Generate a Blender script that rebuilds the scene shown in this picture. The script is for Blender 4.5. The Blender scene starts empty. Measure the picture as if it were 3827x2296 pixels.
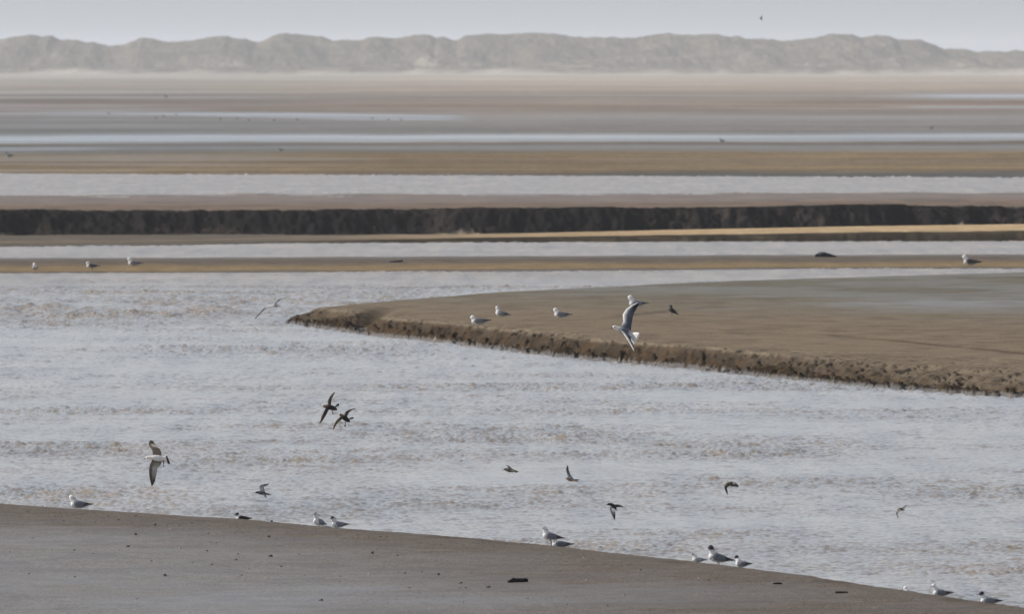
import bpy, bmesh, math, random
import numpy as np
from mathutils import Vector, Matrix, kdtree

S = bpy.context.scene
C = S.collection
random.seed(7)
rng = np.random.default_rng(11)

# ------------------------------------------------------------------ camera
F = 93000.0                      # focal length in photo pixels (long telephoto)
PW, PH = 3827.0, 2296.0
HOR = 235.0                      # photo row of the level horizon
H = 5.3                          # eye height above the water
pitch = math.atan((PH / 2 - HOR) / F)
cd = bpy.data.cameras.new('camera')
cd.sensor_width = 36.0
cd.lens = 36.0 * F / PW
cd.clip_start, cd.clip_end = 1.0, 60000.0
cd.dof.use_dof = True
cd.dof.focus_distance = 300.0
cd.dof.aperture_fstop = 22.0
cam = bpy.data.objects.new('camera', cd)
C.objects.link(cam)
cam.location = (0, 0, H)
cam.rotation_euler = (math.radians(90) - pitch, 0, 0)
S.camera = cam

# ------------------------------------------------------------------ sky, sun, exposure
SUN_AZ = math.radians(-69)       # left of the view direction, beyond the scene
SUN_EL = math.radians(35)
w = bpy.data.worlds.new('World')
S.world = w
w.use_nodes = True
nt = w.node_tree
nt.nodes.clear()
sky = nt.nodes.new('ShaderNodeTexSky')
sky.sky_type = 'NISHITA'
sky.sun_disc = False
sky.sun_elevation = SUN_EL
sky.sun_rotation = SUN_AZ
sky.air_density = 1.0
sky.dust_density = 0.6
sky.ozone_density = 1.6
bg = nt.nodes.new('ShaderNodeBackground')
bg.inputs['Strength'].default_value = 0.085
out = nt.nodes.new('ShaderNodeOutputWorld')
hs_ = nt.nodes.new('ShaderNodeHueSaturation')      # hazy maritime sky: paler than a clear one
hs_.inputs['Saturation'].default_value = 0.25
tn = nt.nodes.new('ShaderNodeMix'); tn.data_type = 'RGBA'; tn.blend_type = 'MULTIPLY'
tn.inputs['Factor'].default_value = 1.0
tn.inputs['B'].default_value = (0.91, 0.99, 1.125, 1)
nt.links.new(sky.outputs[0], hs_.inputs['Color'])
nt.links.new(hs_.outputs['Color'], tn.inputs['A'])
nt.links.new(tn.outputs['Result'], bg.inputs[0])
nt.links.new(bg.outputs[0], out.inputs[0])

sd = bpy.data.lights.new('sun', 'SUN')
sd.energy = 5.0
sd.angle = math.radians(0.5)
sd.color = (1.0, 0.93, 0.84)
so = bpy.data.objects.new('sun', sd)
C.objects.link(so)
sv = Vector((math.sin(SUN_AZ) * math.cos(SUN_EL), math.cos(SUN_AZ) * math.cos(SUN_EL), math.sin(SUN_EL)))
so.rotation_euler = sv.to_track_quat('Z', 'Y').to_euler()
so.location = (-40, 40, 60)

S.view_settings.view_transform = 'Standard'
S.view_settings.look = 'None'
S.view_settings.exposure = 0.3
S.view_settings.gamma = 1.0
S.cycles.use_denoising = True
S.cycles.max_bounces = 6
S.cycles.volume_bounces = 1

# ------------------------------------------------------------------ helpers
cp, sp_ = math.cos(pitch), math.sin(pitch)


def ray(px, py):
    a, b = (px - PW / 2) / F, (PH / 2 - py) / F
    y = cp + b * sp_
    return a / y, (-sp_ + b * cp) / y        # dX/dY, dZ/dY


def at(px, py, Y):
    a, b = ray(px, py)
    return Vector((a * Y, Y, H + b * Y))


def on(px, py, zf, Y0=300.0):
    """photo pixel -> point of the ground whose height is zf(X, Y)"""
    a, b = ray(px, py)
    z = 0.1
    Y = Y0
    for _ in range(25):
        Yn = (z - H) / b
        Y = 0.5 * (Y + Yn)
        z = float(zf(np.array([a * Y]), np.array([Y]))[0])
    return Vector((a * Y, Y, z))


def Yflat(py, z=0.0):
    return (z - H) / ray(PW / 2, py)[1]


def Yf_(Y):
    return HOR + H * F / Y


def vnoise(x, y, seed=0):
    x = np.asarray(x, float); y = np.asarray(y, float)
    xi = np.floor(x).astype(np.int64); yi = np.floor(y).astype(np.int64)
    fx, fy = x - xi, y - yi
    fx = fx * fx * (3 - 2 * fx); fy = fy * fy * (3 - 2 * fy)

    def h(a, b):
        n = (a * 374761393 + b * 668265263 + seed * 974634777) & 0xffffffff
        n = ((n ^ (n >> 13)) * 1274126177) & 0xffffffff
        n = ((n ^ (n >> 16)) * 2246822519) & 0xffffffff
        return ((n ^ (n >> 15)) & 0xffffff) / float(0xffffff)
    a = h(xi, yi); b = h(xi + 1, yi); c = h(xi, yi + 1); d = h(xi + 1, yi + 1)
    return (a + (b - a) * fx) * (1 - fy) + (c + (d - c) * fx) * fy


def fbm(x, y, seed=0, o=4, g=0.5):
    s, a, t = 0.0, 1.0, 0.0
    for i in range(o):
        s = s + a * vnoise(x * 2 ** i + 17.3 * i, y * 2 ** i - 9.1 * i, seed + i)
        t += a
        a *= g
    return s / t          # 0..1


def sstep(a, b, x):
    t = np.clip((x - a) / (b - a), 0, 1)
    return t * t * (3 - 2 * t)


def put(o, label=None, cat=None, group=None, kind=None):
    if label: o['label'] = label
    if cat: o['category'] = cat
    if group: o['group'] = group
    if kind: o['kind'] = kind
    return o


def fast_mesh(name, V, Q):
    me = bpy.data.meshes.new(name)
    V = np.ascontiguousarray(V, np.float32); Q = np.ascontiguousarray(Q, np.int32)
    me.vertices.add(len(V)); me.vertices.foreach_set('co', V.ravel())
    me.loops.add(Q.size); me.loops.foreach_set('vertex_index', Q.ravel())
    me.polygons.add(len(Q))
    me.polygons.foreach_set('loop_start', np.arange(0, Q.size, Q.shape[1], dtype=np.int32))
    me.polygons.foreach_set('use_smooth', np.ones(len(Q), bool))
    me.update(calc_edges=True)
    return me


def grid(name, X, Y, Z, mat, col=None, wet=None, kind='structure'):
    r, c = X.shape
    V = np.stack([X, Y, Z], -1).reshape(-1, 3)
    i = np.arange(r * c).reshape(r, c)
    Q = np.stack([i[:-1, :-1], i[:-1, 1:], i[1:, 1:], i[1:, :-1]], -1).reshape(-1, 4)
    me = fast_mesh(name, V, Q)
    if col is not None:
        a = me.color_attributes.new('tint', 'FLOAT_COLOR', 'POINT')
        cc = np.ones((r * c, 4), np.float32); cc[:, :3] = col.reshape(-1, 3)
        a.data.foreach_set('color', cc.ravel())
    if wet is not None:
        a = me.attributes.new('wet', 'FLOAT', 'POINT')
        a.data.foreach_set('value', np.ascontiguousarray(wet.ravel(), np.float32))
    me.materials.append(mat)
    o = bpy.data.objects.new(name, me)
    C.objects.link(o)
    if kind: o['kind'] = kind
    return o


def mixc(a, b, t):
    return np.asarray(a) * (1 - t[..., None]) + np.asarray(b) * t[..., None]


def ucols(step, inner=1.15, outer=5.0, n=14):
    """columns as X/Y ratios: even inside the view, coarse beyond it"""
    k = PW / 2 / F
    m = int(2 * inner * PW / 2 / step)
    a = np.linspace(-inner, inner, m)
    b = inner + (outer - inner) * (np.arange(1, n + 1) / n) ** 1.6
    return np.concatenate([-b[::-1], a, b]) * k


# ------------------------------------------------------------------ materials
def newmat(name):
    m = bpy.data.materials.new(name)
    m.use_nodes = True
    n = m.node_tree.nodes
    return m, n, m.node_tree.links, n['Principled BSDF']


def noise_node(n, l, pos, scale, detail=4.0, rough=0.55, vec_scale=None):
    t = n.new('ShaderNodeTexNoise')
    t.inputs['Scale'].default_value = scale
    t.inputs['Detail'].default_value = detail
    t.inputs['Roughness'].default_value = rough
    if vec_scale:
        mp = n.new('ShaderNodeMapping')
        mp.inputs['Scale'].default_value = vec_scale
        l.new(pos, mp.inputs['Vector'])
        pos = mp.outputs['Vector']
    l.new(pos, t.inputs['Vector'])
    return t.outputs['Fac']


def ramp(n, l, fac, stops):
    r = n.new('ShaderNodeValToRGB')
    e = r.color_ramp.elements
    while len(e) < len(stops): e.new(0.5)
    for q, (p, v) in zip(e, stops):
        q.position = p
        q.color = (v, v, v, 1) if not hasattr(v, '__len__') else (*v, 1)
    l.new(fac, r.inputs['Fac'])
    return r.outputs['Color']


def math_node(n, l, op, a, b):
    m = n.new('ShaderNodeMath'); m.operation = op
    for i, v in enumerate((a, b)):
        if isinstance(v, (int, float)): m.inputs[i].default_value = v
        else: l.new(v, m.inputs[i])
    return m.outputs[0]


def mul_col(n, l, c, f):
    m = n.new('ShaderNodeMix'); m.data_type = 'RGBA'; m.blend_type = 'MULTIPLY'
    m.inputs['Factor'].default_value = 1.0
    l.new(c, m.inputs['A']); l.new(f, m.inputs['B'])
    return m.outputs['Result']


def sand_mat(name, grain=14.0, bump=0.35, dist=0.02, var=(0.82, 1.15), vs=(1, 0.35, 1), dry=0.85, shiny=0.16, speck_scale=45.0, speck=(0.72, 1.25)):
    m, n, l, b = newmat(name)
    g = n.new('ShaderNodeNewGeometry').outputs['Position']
    t = n.new('ShaderNodeAttribute'); t.attribute_name = 'tint'
    wt = n.new('ShaderNodeAttribute'); wt.attribute_name = 'wet'
    big = noise_node(n, l, g, grain * 0.12, 5, 0.6, vs)
    fine = noise_node(n, l, g, grain, 4, 0.65, vs)
    c = mul_col(n, l, t.outputs['Color'], ramp(n, l, big, [(0.3, var[0]), (0.7, var[1])]))
    c = mul_col(n, l, c, ramp(n, l, fine, [(0.3, 0.85), (0.72, 1.12)]))
    spk = noise_node(n, l, g, speck_scale, 3, 0.7, (1, 0.035, 1))
    c = mul_col(n, l, c, ramp(n, l, spk, [(0.25, speck[0]), (0.5, 1.0), (0.78, speck[1])]))
    l.new(c, b.inputs['Base Color'])
    mr = n.new('ShaderNodeMapRange')
    mr.inputs['To Min'].default_value = dry
    mr.inputs['To Max'].default_value = shiny
    l.new(wt.outputs['Fac'], mr.inputs['Value'])
    l.new(mr.outputs['Result'], b.inputs['Roughness'])
    sr = n.new('ShaderNodeMapRange')
    sr.inputs['From Min'].default_value = 0.2
    sr.inputs['To Min'].default_value = 0.0
    sr.inputs['To Max'].default_value = 0.5
    l.new(wt.outputs['Fac'], sr.inputs['Value'])
    l.new(sr.outputs['Result'], b.inputs['Specular IOR Level'])
    bp = n.new('ShaderNodeBump')
    bp.inputs['Strength'].default_value = bump
    bp.inputs['Distance'].default_value = dist
    l.new(fine, bp.inputs['Height'])
    l.new(bp.outputs['Normal'], b.inputs['Normal'])
    return m


M_near = sand_mat('wet near sand', 22.0, 0.35, 0.012, var=(0.9, 1.08), speck_scale=60.0, speck=(0.58, 1.42))
M_isle = sand_mat('muddy island sand', 16.0, 0.4, 0.02)
M_bank = sand_mat('dark mud bank', 6.0, 0.5, 0.05)
M_flat = sand_mat('distant tidal flat', 0.6, 0.1, 0.02, var=(0.9, 1.08), vs=(1, 0.06, 1), dry=0.9, shiny=0.17, speck_scale=4.0)
M_dune = sand_mat('dune grass and sand', 0.35, 0.4, 0.4, var=(0.7, 1.25), vs=(1, 1, 1), dry=0.95, speck_scale=1.5)


def water_mat():
    m, n, l, b = newmat('turbid estuary water')
    g = n.new('ShaderNodeNewGeometry').outputs['Position']
    big = noise_node(n, l, g, 0.30, 5, 0.65, (1, 0.22, 1))
    c = ramp(n, l, big, [(0.32, (0.18, 0.145, 0.105)), (0.55, (0.235, 0.19, 0.142)), (0.75, (0.27, 0.223, 0.172))])
    wave_streaks = noise_node(n, l, g, 1.6, 4, 0.7, (1, 0.03, 1))
    c = mul_col(n, l, c, ramp(n, l, wave_streaks, [(0.3, 0.62), (0.5, 1.0), (0.72, 1.3)]))  # light and dark of wave groups put into the colour as streaks
    l.new(c, b.inputs['Base Color'])
    b.inputs['IOR'].default_value = 1.33
    wa = n.new('ShaderNodeAttribute'); wa.attribute_name = 'wet'        # wind-ruffled (0) to slick (1)
    mr = n.new('ShaderNodeMapRange')
    mr.inputs['To Min'].default_value = 0.27
    mr.inputs['To Max'].default_value = 0.12
    l.new(wa.outputs['Fac'], mr.inputs['Value'])
    l.new(mr.outputs['Result'], b.inputs['Roughness'])
    f = noise_node(n, l, g, 9.0, 3, 0.6)
    bp = n.new('ShaderNodeBump')
    bp.inputs['Strength'].default_value = 0.6
    bp.inputs['Distance'].default_value = 0.014
    l.new(f, bp.inputs['Height'])
    l.new(bp.outputs['Normal'], b.inputs['Normal'])
    return m


M_water = water_mat()


def plain(name, col, rough=0.6, spec=0.3, nscale=60.0, amt=0.25):
    m, n, l, b = newmat(name)
    tc = n.new('ShaderNodeTexCoord').outputs['Object']
    f = noise_node(n, l, tc, nscale, 3)
    lo = tuple(c * (1 - amt) for c in col); hi = tuple(min(1, c * (1 + amt)) for c in col)
    l.new(ramp(n, l, f, [(0.3, lo), (0.7, hi)]), b.inputs['Base Color'])
    b.inputs['Roughness'].default_value = rough
    b.inputs['Specular IOR Level'].default_value = spec
    return m


def plumage_mat():
    m, n, l, b = newmat('plumage')
    a = n.new('ShaderNodeAttribute'); a.attribute_name = 'plumage'
    tc = n.new('ShaderNodeTexCoord').outputs['Object']
    f = noise_node(n, l, tc, 45.0, 4, 0.6, (1, 1, 1.8))
    c = mul_col(n, l, a.outputs['Color'], ramp(n, l, f, [(0.3, 0.8), (0.7, 1.1)]))
    l.new(c, b.inputs['Base Color'])
    b.inputs['Roughness'].default_value = 0.75
    b.inputs['Specular IOR Level'].default_value = 0.2
    tr = n.new('ShaderNodeBsdfTranslucent')
    l.new(c, tr.inputs['Color'])
    mx = n.new('ShaderNodeMixShader')
    mx.inputs[0].default_value = 0.24
    l.new(b.outputs[0], mx.inputs[1]); l.new(tr.outputs[0], mx.inputs[2])
    l.new(mx.outputs[0], n['Material Output'].inputs['Surface'])
    return m


M_plume = plumage_mat()
M_bill = plain('dark horn bill', (0.05, 0.028, 0.025), 0.4)
M_leg = plain('dull red leg', (0.10, 0.05, 0.04), 0.5)
M_eye = plain('black eye', (0.01, 0.01, 0.01), 0.15, 0.5)
M_wood = plain('waterlogged black wood', (0.012, 0.008, 0.009), 0.7, 0.1, 40)
M_clod = plain('dark wet mud clod', (0.062, 0.042, 0.034), 0.6, 0.2, 80, 0.5)
M_shell = plain('pale broken shell', (0.6, 0.5, 0.42), 0.4, 0.4, 80)
M_foam = plain('dirty white foam', (0.62, 0.58, 0.52), 0.6, 0.3, 12)

# ------------------------------------------------------------------ water: one sheet from the camera's foot to the far flats
NW = 80
lam = np.exp(rng.uniform(math.log(0.06), math.log(0.55), NW))
ang = rng.normal(math.radians(-80), 0.75, NW)
kx, ky = 2 * np.pi / lam * np.cos(ang), 2 * np.pi / lam * np.sin(ang)
amp = 0.0019 * (lam / 0.3) ** 0.5 * rng.uniform(0.6, 1.4, NW)
ph = rng.uniform(0, 2 * np.pi, NW)


def chop(X, Y):
    """how rough the water is: slicks, wind patches, and the standing waves off the island's tip"""
    a = 0.30 + 2.1 * fbm(X / 3.0 + 40, Y / 7.0, 3, 5) ** 1.7
    a *= 0.75 + 0.6 * sstep(0.35, 0.75, vnoise(X / 9 - 7, Y / 9.0, 9))
    rip = np.exp(-((Y - (548 + 1.2 * X)) / 24) ** 2) * (1 - sstep(0.5, 6.5, X))
    rip *= 0.25 + 1.1 * sstep(0.35, 0.75, fbm(X / 1.3, Y / 7, 21, 3))
    seam = np.exp(-((Y - (376 + 0.8 * X)) / 3.5) ** 2) * (1 - sstep(1.0, 4.0, X)) * sstep(0.3, 0.6, vnoise(X / 1.2, Y / 3, 5))
    calm = np.exp(-((Y - 612) / 16) ** 2)
    cal2 = np.exp(-((Y - (372 - 2.2 * X)) / 9) ** 2) * sstep(0, 4, X)
    a = a * (1 - 0.35 * calm) * (1 - 0.6 * cal2) + 0.5 * seam
    a *= 1 - 0.3 * sstep(600, 700, Y) + 0.3 * sstep(900, 1100, Y)
    a *= 0.72 + 0.28 * sstep(285, 345, Y) + 0.12 * sstep(345, 430, Y)
    a = a + 0.12 * sstep(350, 430, Y) * (1 - sstep(560, 620, Y))
    return a, rip


def build_water():
    Ys = np.concatenate([[Yflat(p) for p in np.arange(2560, 2340, -1.4)], [Yflat(p) for p in np.arange(2340, 1222, -0.75)],
                         np.arange(Yflat(1222) + 0.2, 600, 0.18), np.arange(600.2, 660, 0.3), [Yflat(p) for p in np.arange(Yf_(660.5), 900, -1.3)], [Yflat(p) for p in np.arange(900, 628, -2.0)]])
    Ys = np.concatenate([np.linspace(-60, Ys[0] - 8, 14), Ys])
    u = ucols(5.4, 1.6, 6.0, 24)
    Yg, ug = np.meshgrid(Ys, u, indexing='ij')
    Xg = ug * np.maximum(Yg, 160.0)
    Z = np.zeros_like(Xg)
    for i in range(NW):
        Z += amp[i] * np.sin(kx[i] * Xg + ky[i] * Yg + ph[i])
    a, rip = chop(Xg, Yg)
    Z *= a
    R = np.zeros_like(Z)
    for i in range(36):
        L = rng.uniform(0.22, 1.1); t = rng.normal(math.radians(30), 0.9)
        R += 0.0085 * L ** 0.7 * np.sin(2 * np.pi / L * (np.cos(t) * Xg + np.sin(t) * Yg) + rng.uniform(0, 6.28))
    Z += R * rip
    edge = np.abs(u) / (PW / 2 / F)
    Z *= (1 - 0.9 * sstep(1.5, 1.6, edge))[None, :]
    slick = 1 - sstep(560, 620, Yg)
    slick = np.clip(slick * (0.75 + 0.5 * fbm(Xg / 3.0, Yg / 12.0, 23, 4)), 0, 1)
    return grid('water', Xg, Yg, Z, M_water, None, slick)


build_water()

# ------------------------------------------------------------------ near sandbank in the foreground
crest_px = [(-1500, 1795), (-700, 1838), (0, 1886), (260, 1905), (500, 1921), (900, 1946), (1150, 1968), (1500, 1996), (2000, 2037),
            (2400, 2084), (2700, 2117), (3000, 2154), (3300, 2201), (3600, 2246), (3827, 2279), (4600, 2400)]
CZ = 0.35
_c = [(lambda p: (p.x, p.y))(at(px, py, Yflat(py, CZ))) for px, py in crest_px]
cX = np.array([p[0] for p in _c]); cY = np.array([p[1] for p in _c])


def crestY(X):
    s0 = (cY[1] - cY[0]) / (cX[1] - cX[0]); s1 = (cY[-1] - cY[-2]) / (cX[-1] - cX[-2])
    y = np.interp(X, cX, cY)
    y = np.where(X < cX[0], cY[0] + (X - cX[0]) * s0, y)
    return np.where(X > cX[-1], cY[-1] + (X - cX[-1]) * s1, y)


def z_near(X, Y):
    t = Y - crestY(X)
    z = CZ + np.where(t < 0, 0.0009 * t, -0.011 * t * t)
    z = np.where(t > 8, CZ - 0.011 * 64 - 0.05 * (t - 8), z)
    z = z + 0.02 * (fbm(X / 0.9, Y / 2.5, 31, 5) - 0.5) * sstep(-60, -2, t) + 0.008 * (fbm(X / 0.16, Y / 0.4, 37, 3) - 0.5)
    return np.maximum(z, -1.0)


def build_near():
    Ys = np.concatenate([np.arange(150, 212, 4.0), np.arange(212, 296, 0.09)])
    u = ucols(5.0, 1.12, 3.0)
    Yg, ug = np.meshgrid(Ys, u, indexing='ij')
    Xg = ug * Yg
    Z = z_near(Xg, Yg)
    t = Yg - crestY(Xg)
    n1 = fbm(Xg / 2.2, Yg / 5.0, 41, 4)
    n2 = fbm(Xg / 0.7, Yg / 1.6, 43, 4)
    west = 1 - sstep(-4, 3.0, Xg + 0.02 * (Yg - 240))
    wet = 0.2 + 0.22 * sstep(0.35, 0.75, n1) * sstep(0.0, 18.0, -t) + 0.22 * west * sstep(4, 30, -t)
    wet = np.clip(wet + 0.3 * (n2 - 0.5), 0.05, 0.6)
    wet *= sstep(-1.5, 3.0, -t) * 0.9 + 0.1
    c = mixc((0.107, 0.093, 0.082), (0.145, 0.136, 0.128), west * sstep(2, 20, -t))
    n3 = fbm(Xg / 2.4, Yg / 0.5, 47, 4)
    c = c * (0.92 + 0.16 * n3)[..., None]
    c = mixc(c, (0.07, 0.058, 0.049), 0.7 * sstep(0.5, 0.72, n2) * (1 - wet))
    return grid('near_sandbank', Xg, Yg, Z, M_near, c, wet)


build_near()

# ------------------------------------------------------------------ island with its eroded edge
edge_px = [(4700, 1560), (3826, 1488), (3685, 1481), (3478, 1468), (3220, 1447), (2961, 1421), (2702, 1395), (2552, 1374), (2361, 1361), (2154, 1341),
           (1998, 1325), (1791, 1299), (1584, 1273), (1377, 1255), (1274, 1238), (1180, 1226), (1110, 1216), (1040, 1206)]
back_px = [(1110, 1164), (1180, 1152), (1274, 1141), (1533, 1121), (1791, 1103), (2050, 1092), (2309, 1079), (2552, 1068), (2857, 1058), (3168, 1051),
           (3478, 1041), (3826, 1028), (4700, 1004)]
_e = [(Yflat(py), ray(px, py)[0] * Yflat(py)) for px, py in edge_px]
_b = [(Yflat(py, 0.2), ray(px, py)[0] * Yflat(py, 0.2)) for px, py in back_px]
eY = np.array([p[0] for p in _e + _b]); eX = np.array([p[1] for p in _e + _b])
TIPY = _e[-1][0]


def isle_edge(Y):
    s0 = (eX[1] - eX[0]) / (eY[1] - eY[0])
    x = np.interp(Y, eY, eX)
    return np.where(Y < eY[0], eX[0] + (Y - eY[0]) * s0, x)


def seg_dist(X, Y, a, b, sx=1.0):
    """signed offset in X and position along a line that runs a->b"""
    t = (Y - a[1]) / (b[1] - a[1])
    return X - (a[0] + t * (b[0] - a[0])), t


gA = at(3090, 1262, Yflat(1262, 0.28)); gB = at(3900, 1338, Yflat(1338, 0.28))
gC = at(2270, 1200, Yflat(1200, 0.28)); gD = at(2560, 1163, Yflat(1163, 0.28))


def z_isle(X, Y, rough=True):
    s = X - isle_edge(Y)
    far = sstep(TIPY - 4, TIPY + 14, Y)
    # the broken front edge: four crumbling layers of mud, each with its own outline
    n = fbm(X / 0.28, Y / 1.1, 51, 4) - 0.5
    n2 = fbm(X / 0.9 + 5, Y / 4.5, 53, 3) - 0.5
    soft = sstep(432, 396, Y)
    tipf = sstep(466, TIPY, Y)
    top = (0.35 - 0.03 * tipf) * (1 - 0.15 * soft)
    z = -0.15 + 0.15 * sstep(-0.12 - 0.2 * far, 0.05 + 1.0 * far, s + 0.2 * n)
    wob = 0.45 * n2 * (1 - 0.5 * far)
    for i in range(4):
        ni = fbm(X / 0.3 + 9.7 * i, Y / (0.55 + 0.2 * i) + 3.1 * i, 151 + i, 4) - 0.5
        s0 = (0.03 + (0.10 + 0.42 * soft + 0.10 * tipf) * i) * (1 - far) + 0.3 * i * far
        wd = 0.05 + 0.03 * i + 0.25 * soft * i * 0.3 + 0.45 * far
        q = s + wob + (0.55 + 0.5 * soft) * ni * (1 - 0.8 * far) - s0
        z = z + top / 4 * sstep(-wd, wd, q)
    gy = np.exp(-((Y - (TIPY - 21 + 9 * s)) / 2.5) ** 2) * sstep(3.2, 0.0, s) * (1 - far)      # a gully that splits the tip into two ledges
    z = z - 0.22 * gy * sstep(0.0, 0.25, z)
    cl = sstep(0.58, 0.78, vnoise(X / 0.10, Y / 0.45, 57)) * np.exp(-((s - 0.05) / 0.25) ** 2) * (1 - far)
    z = z + 0.06 * cl
    band = np.exp(-np.clip(s, 0, 99) / (0.5 + 2.4 * soft)) * (1 - 0.8 * far)
    pit = sstep(0.50, 0.66, fbm(X / 0.2, Y / 0.75, 58, 4))
    z = z - 0.17 * pit * band * sstep(0.0, 0.2, s) * (0.75 - 0.25 * soft) + 0.02 * n * band
    # plateau relief, rills
    z = z + 0.05 * (fbm(X / 2.0, Y / 6.0, 61, 4) - 0.5) * sstep(0.3, 2, s)
    d, t = seg_dist(X, Y, gB, gA)
    z = z - 0.05 * np.exp(-(d / 0.22) ** 2) * sstep(-0.6, 0.0, t) * (1 - sstep(0.85, 1.05, t))
    z = z - 0.02 * sstep(-0.3, 0.3, -d) * 0
    d, t = seg_dist(X, Y, gC, gD)
    z = z - 0.025 * np.exp(-(d / 0.15) ** 2) * sstep(-0.05, 0.2, t) * (1 - sstep(0.9, 1.05, t))
    return np.maximum(z, -0.4)


def z_isle_smooth(X, Y):
    return z_isle(X, Y)


def build_isle():
    Ys = np.concatenate([np.arange(330, 388, 1.2), np.arange(388, 526, 0.06), np.arange(526, 690, 0.5)])
    sc = np.concatenate([np.arange(-0.8, 2.2, 0.024), np.geomspace(2.2, 40, 260)])
    Yg, sg = np.meshgrid(Ys, sc, indexing='ij')
    Xg = isle_edge(Yg) + sg
    Z = z_isle(Xg, Yg)
    n1 = fbm(Xg / 3.0, Yg / 9.0, 71, 4)
    n2 = fbm(Xg / 0.6, Yg / 2.2, 73, 4)
    back = sstep(465, 560, Yg + 3.0 * (Xg - 4))
    wet = 0.12 + 0.25 * back * sstep(0.35, 0.65, n1)
    pool = np.exp(-((Yg - (512 + 0.3 * Xg)) / 15) ** 2) * sstep(3.0, 8.5, Xg)
    wet = np.clip(wet + 0.33 * pool * sstep(0.3, 0.6, n2 * 0.6 + n1 * 0.4), 0, 0.95)
    wet = np.where(Z < 0.06, np.maximum(wet, 0.55), wet)
    c = mixc((0.155, 0.125, 0.092), (0.122, 0.117, 0.098), back)
    c = mixc(c, (0.105, 0.084, 0.063), 0.6 * sstep(0.5, 0.75, n2))
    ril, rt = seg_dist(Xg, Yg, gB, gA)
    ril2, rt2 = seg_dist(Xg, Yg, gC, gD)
    c = mixc(c, (0.04, 0.03, 0.02), 0.9 * np.exp(-((ril + 0.1 * (n2 - 0.5)) / 0.2) ** 2) * (1 - sstep(0.8, 1.05, rt)))  # shade inside both rills put into the mud colour
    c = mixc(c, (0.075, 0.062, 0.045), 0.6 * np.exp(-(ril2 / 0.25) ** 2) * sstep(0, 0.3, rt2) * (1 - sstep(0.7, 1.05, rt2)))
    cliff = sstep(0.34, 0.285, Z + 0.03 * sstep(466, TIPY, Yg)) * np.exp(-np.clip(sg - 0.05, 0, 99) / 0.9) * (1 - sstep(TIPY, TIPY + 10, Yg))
    c = mixc(c, (0.016, 0.011, 0.007), 0.97 * cliff)  # shade of the broken face and its gaps put into the mud colour
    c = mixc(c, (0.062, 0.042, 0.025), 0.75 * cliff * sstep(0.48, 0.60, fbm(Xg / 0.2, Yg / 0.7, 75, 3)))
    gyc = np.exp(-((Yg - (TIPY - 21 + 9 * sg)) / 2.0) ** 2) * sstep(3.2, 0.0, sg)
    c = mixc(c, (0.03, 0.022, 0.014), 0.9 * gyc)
    lowm = sstep(0.10, 0.0, Z)
    c = mixc(c, (0.07, 0.06, 0.05), 0.7 * lowm)
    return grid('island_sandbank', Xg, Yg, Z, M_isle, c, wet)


build_isle()

# ------------------------------------------------------------------ low bar in mid water
def bar_edges(X):
    px = PW / 2 + X / 640 * F
    f = np.interp(px, [-1500, 0, 1913, 3000, 3827, 5500], [1028, 1023, 1016, 1006, 1005, 1002])
    b = np.interp(px, [-1500, 0, 1913, 3827, 5500], [970, 967, 958, 952, 948])
    Yf = H * F / (f - HOR); Yb = (H - 0.2) * F / (b - HOR)
    return Yf, Yb


def z_bar(X, Y):
    Yf, Yb = bar_edges(X)
    n = (fbm(X / 1.1, Y / 5.0, 81, 4) - 0.5)
    t = Y - Yf + 1.5 * n
    z = -0.06 + 0.10 * sstep(-2, 1.0, t) + 0.16 * sstep(0, 12, t)
    z = z - 0.5 * sstep(0.5, 9, Y - Yb) + 0.03 * n
    return z


def build_bar():
    Ys = np.arange(600, 684, 0.22)
    u = ucols(6.0, 1.15, 4.0)
    Yg, ug = np.meshgrid(Ys, u, indexing='ij')
    Xg = ug * Yg
    Z = z_bar(Xg, Yg)
    Yf, Yb = bar_edges(Xg)
    t = (Yg - Yf) / (Yb - Yf)
    n = fbm(Xg / 1.5, Yg / 6, 83, 4)
    lip = sstep(0.0, 0.1, t) * (1 - sstep(0.18, 0.42, t + 0.15 * (n - 0.5)))
    c = mixc((0.104, 0.089, 0.075), (0.185, 0.138, 0.082), lip)
    c = mixc(c, (0.06, 0.055, 0.045), sstep(0.02, -0.1, t))
    wet = 0.12 + 0.2 * sstep(0.5, 0.9, t) + 0.5 * sstep(0.03, -0.05, t)
    return grid('low_sandbar', Xg, Yg, Z, M_isle, c, wet)


build_bar()

# ------------------------------------------------------------------ far channel bank: dark mud cliff behind an ochre spit
def cliffY(X):
    px = PW / 2 + X / 770 * F
    y = np.interp(px, [-2000, 0, 1913, 3827, 6000], [748, 753, 763, 789, 805])
    return y + 8.0 * (fbm(X / 3.1, X * 0 + 3.0, 91, 5) - 0.5) + 3 * np.exp(-((px - 3430) / 60) ** 2)


def spit(X):
    px = PW / 2 + X / 745 * F
    hs = np.interp(px, [-2000, 300, 780, 1300, 1913, 2550, 3200, 3827, 6000], [0.02, 0.03, 0.03, 0.10, 0.17, 0.27, 0.36, 0.42, 0.5])
    Yf = np.interp(px, [-2000, 0, 700, 1000, 1913, 3827, 6000], [712, 716, 722, 729, 735, 740, 742])
    return hs, Yf


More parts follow.
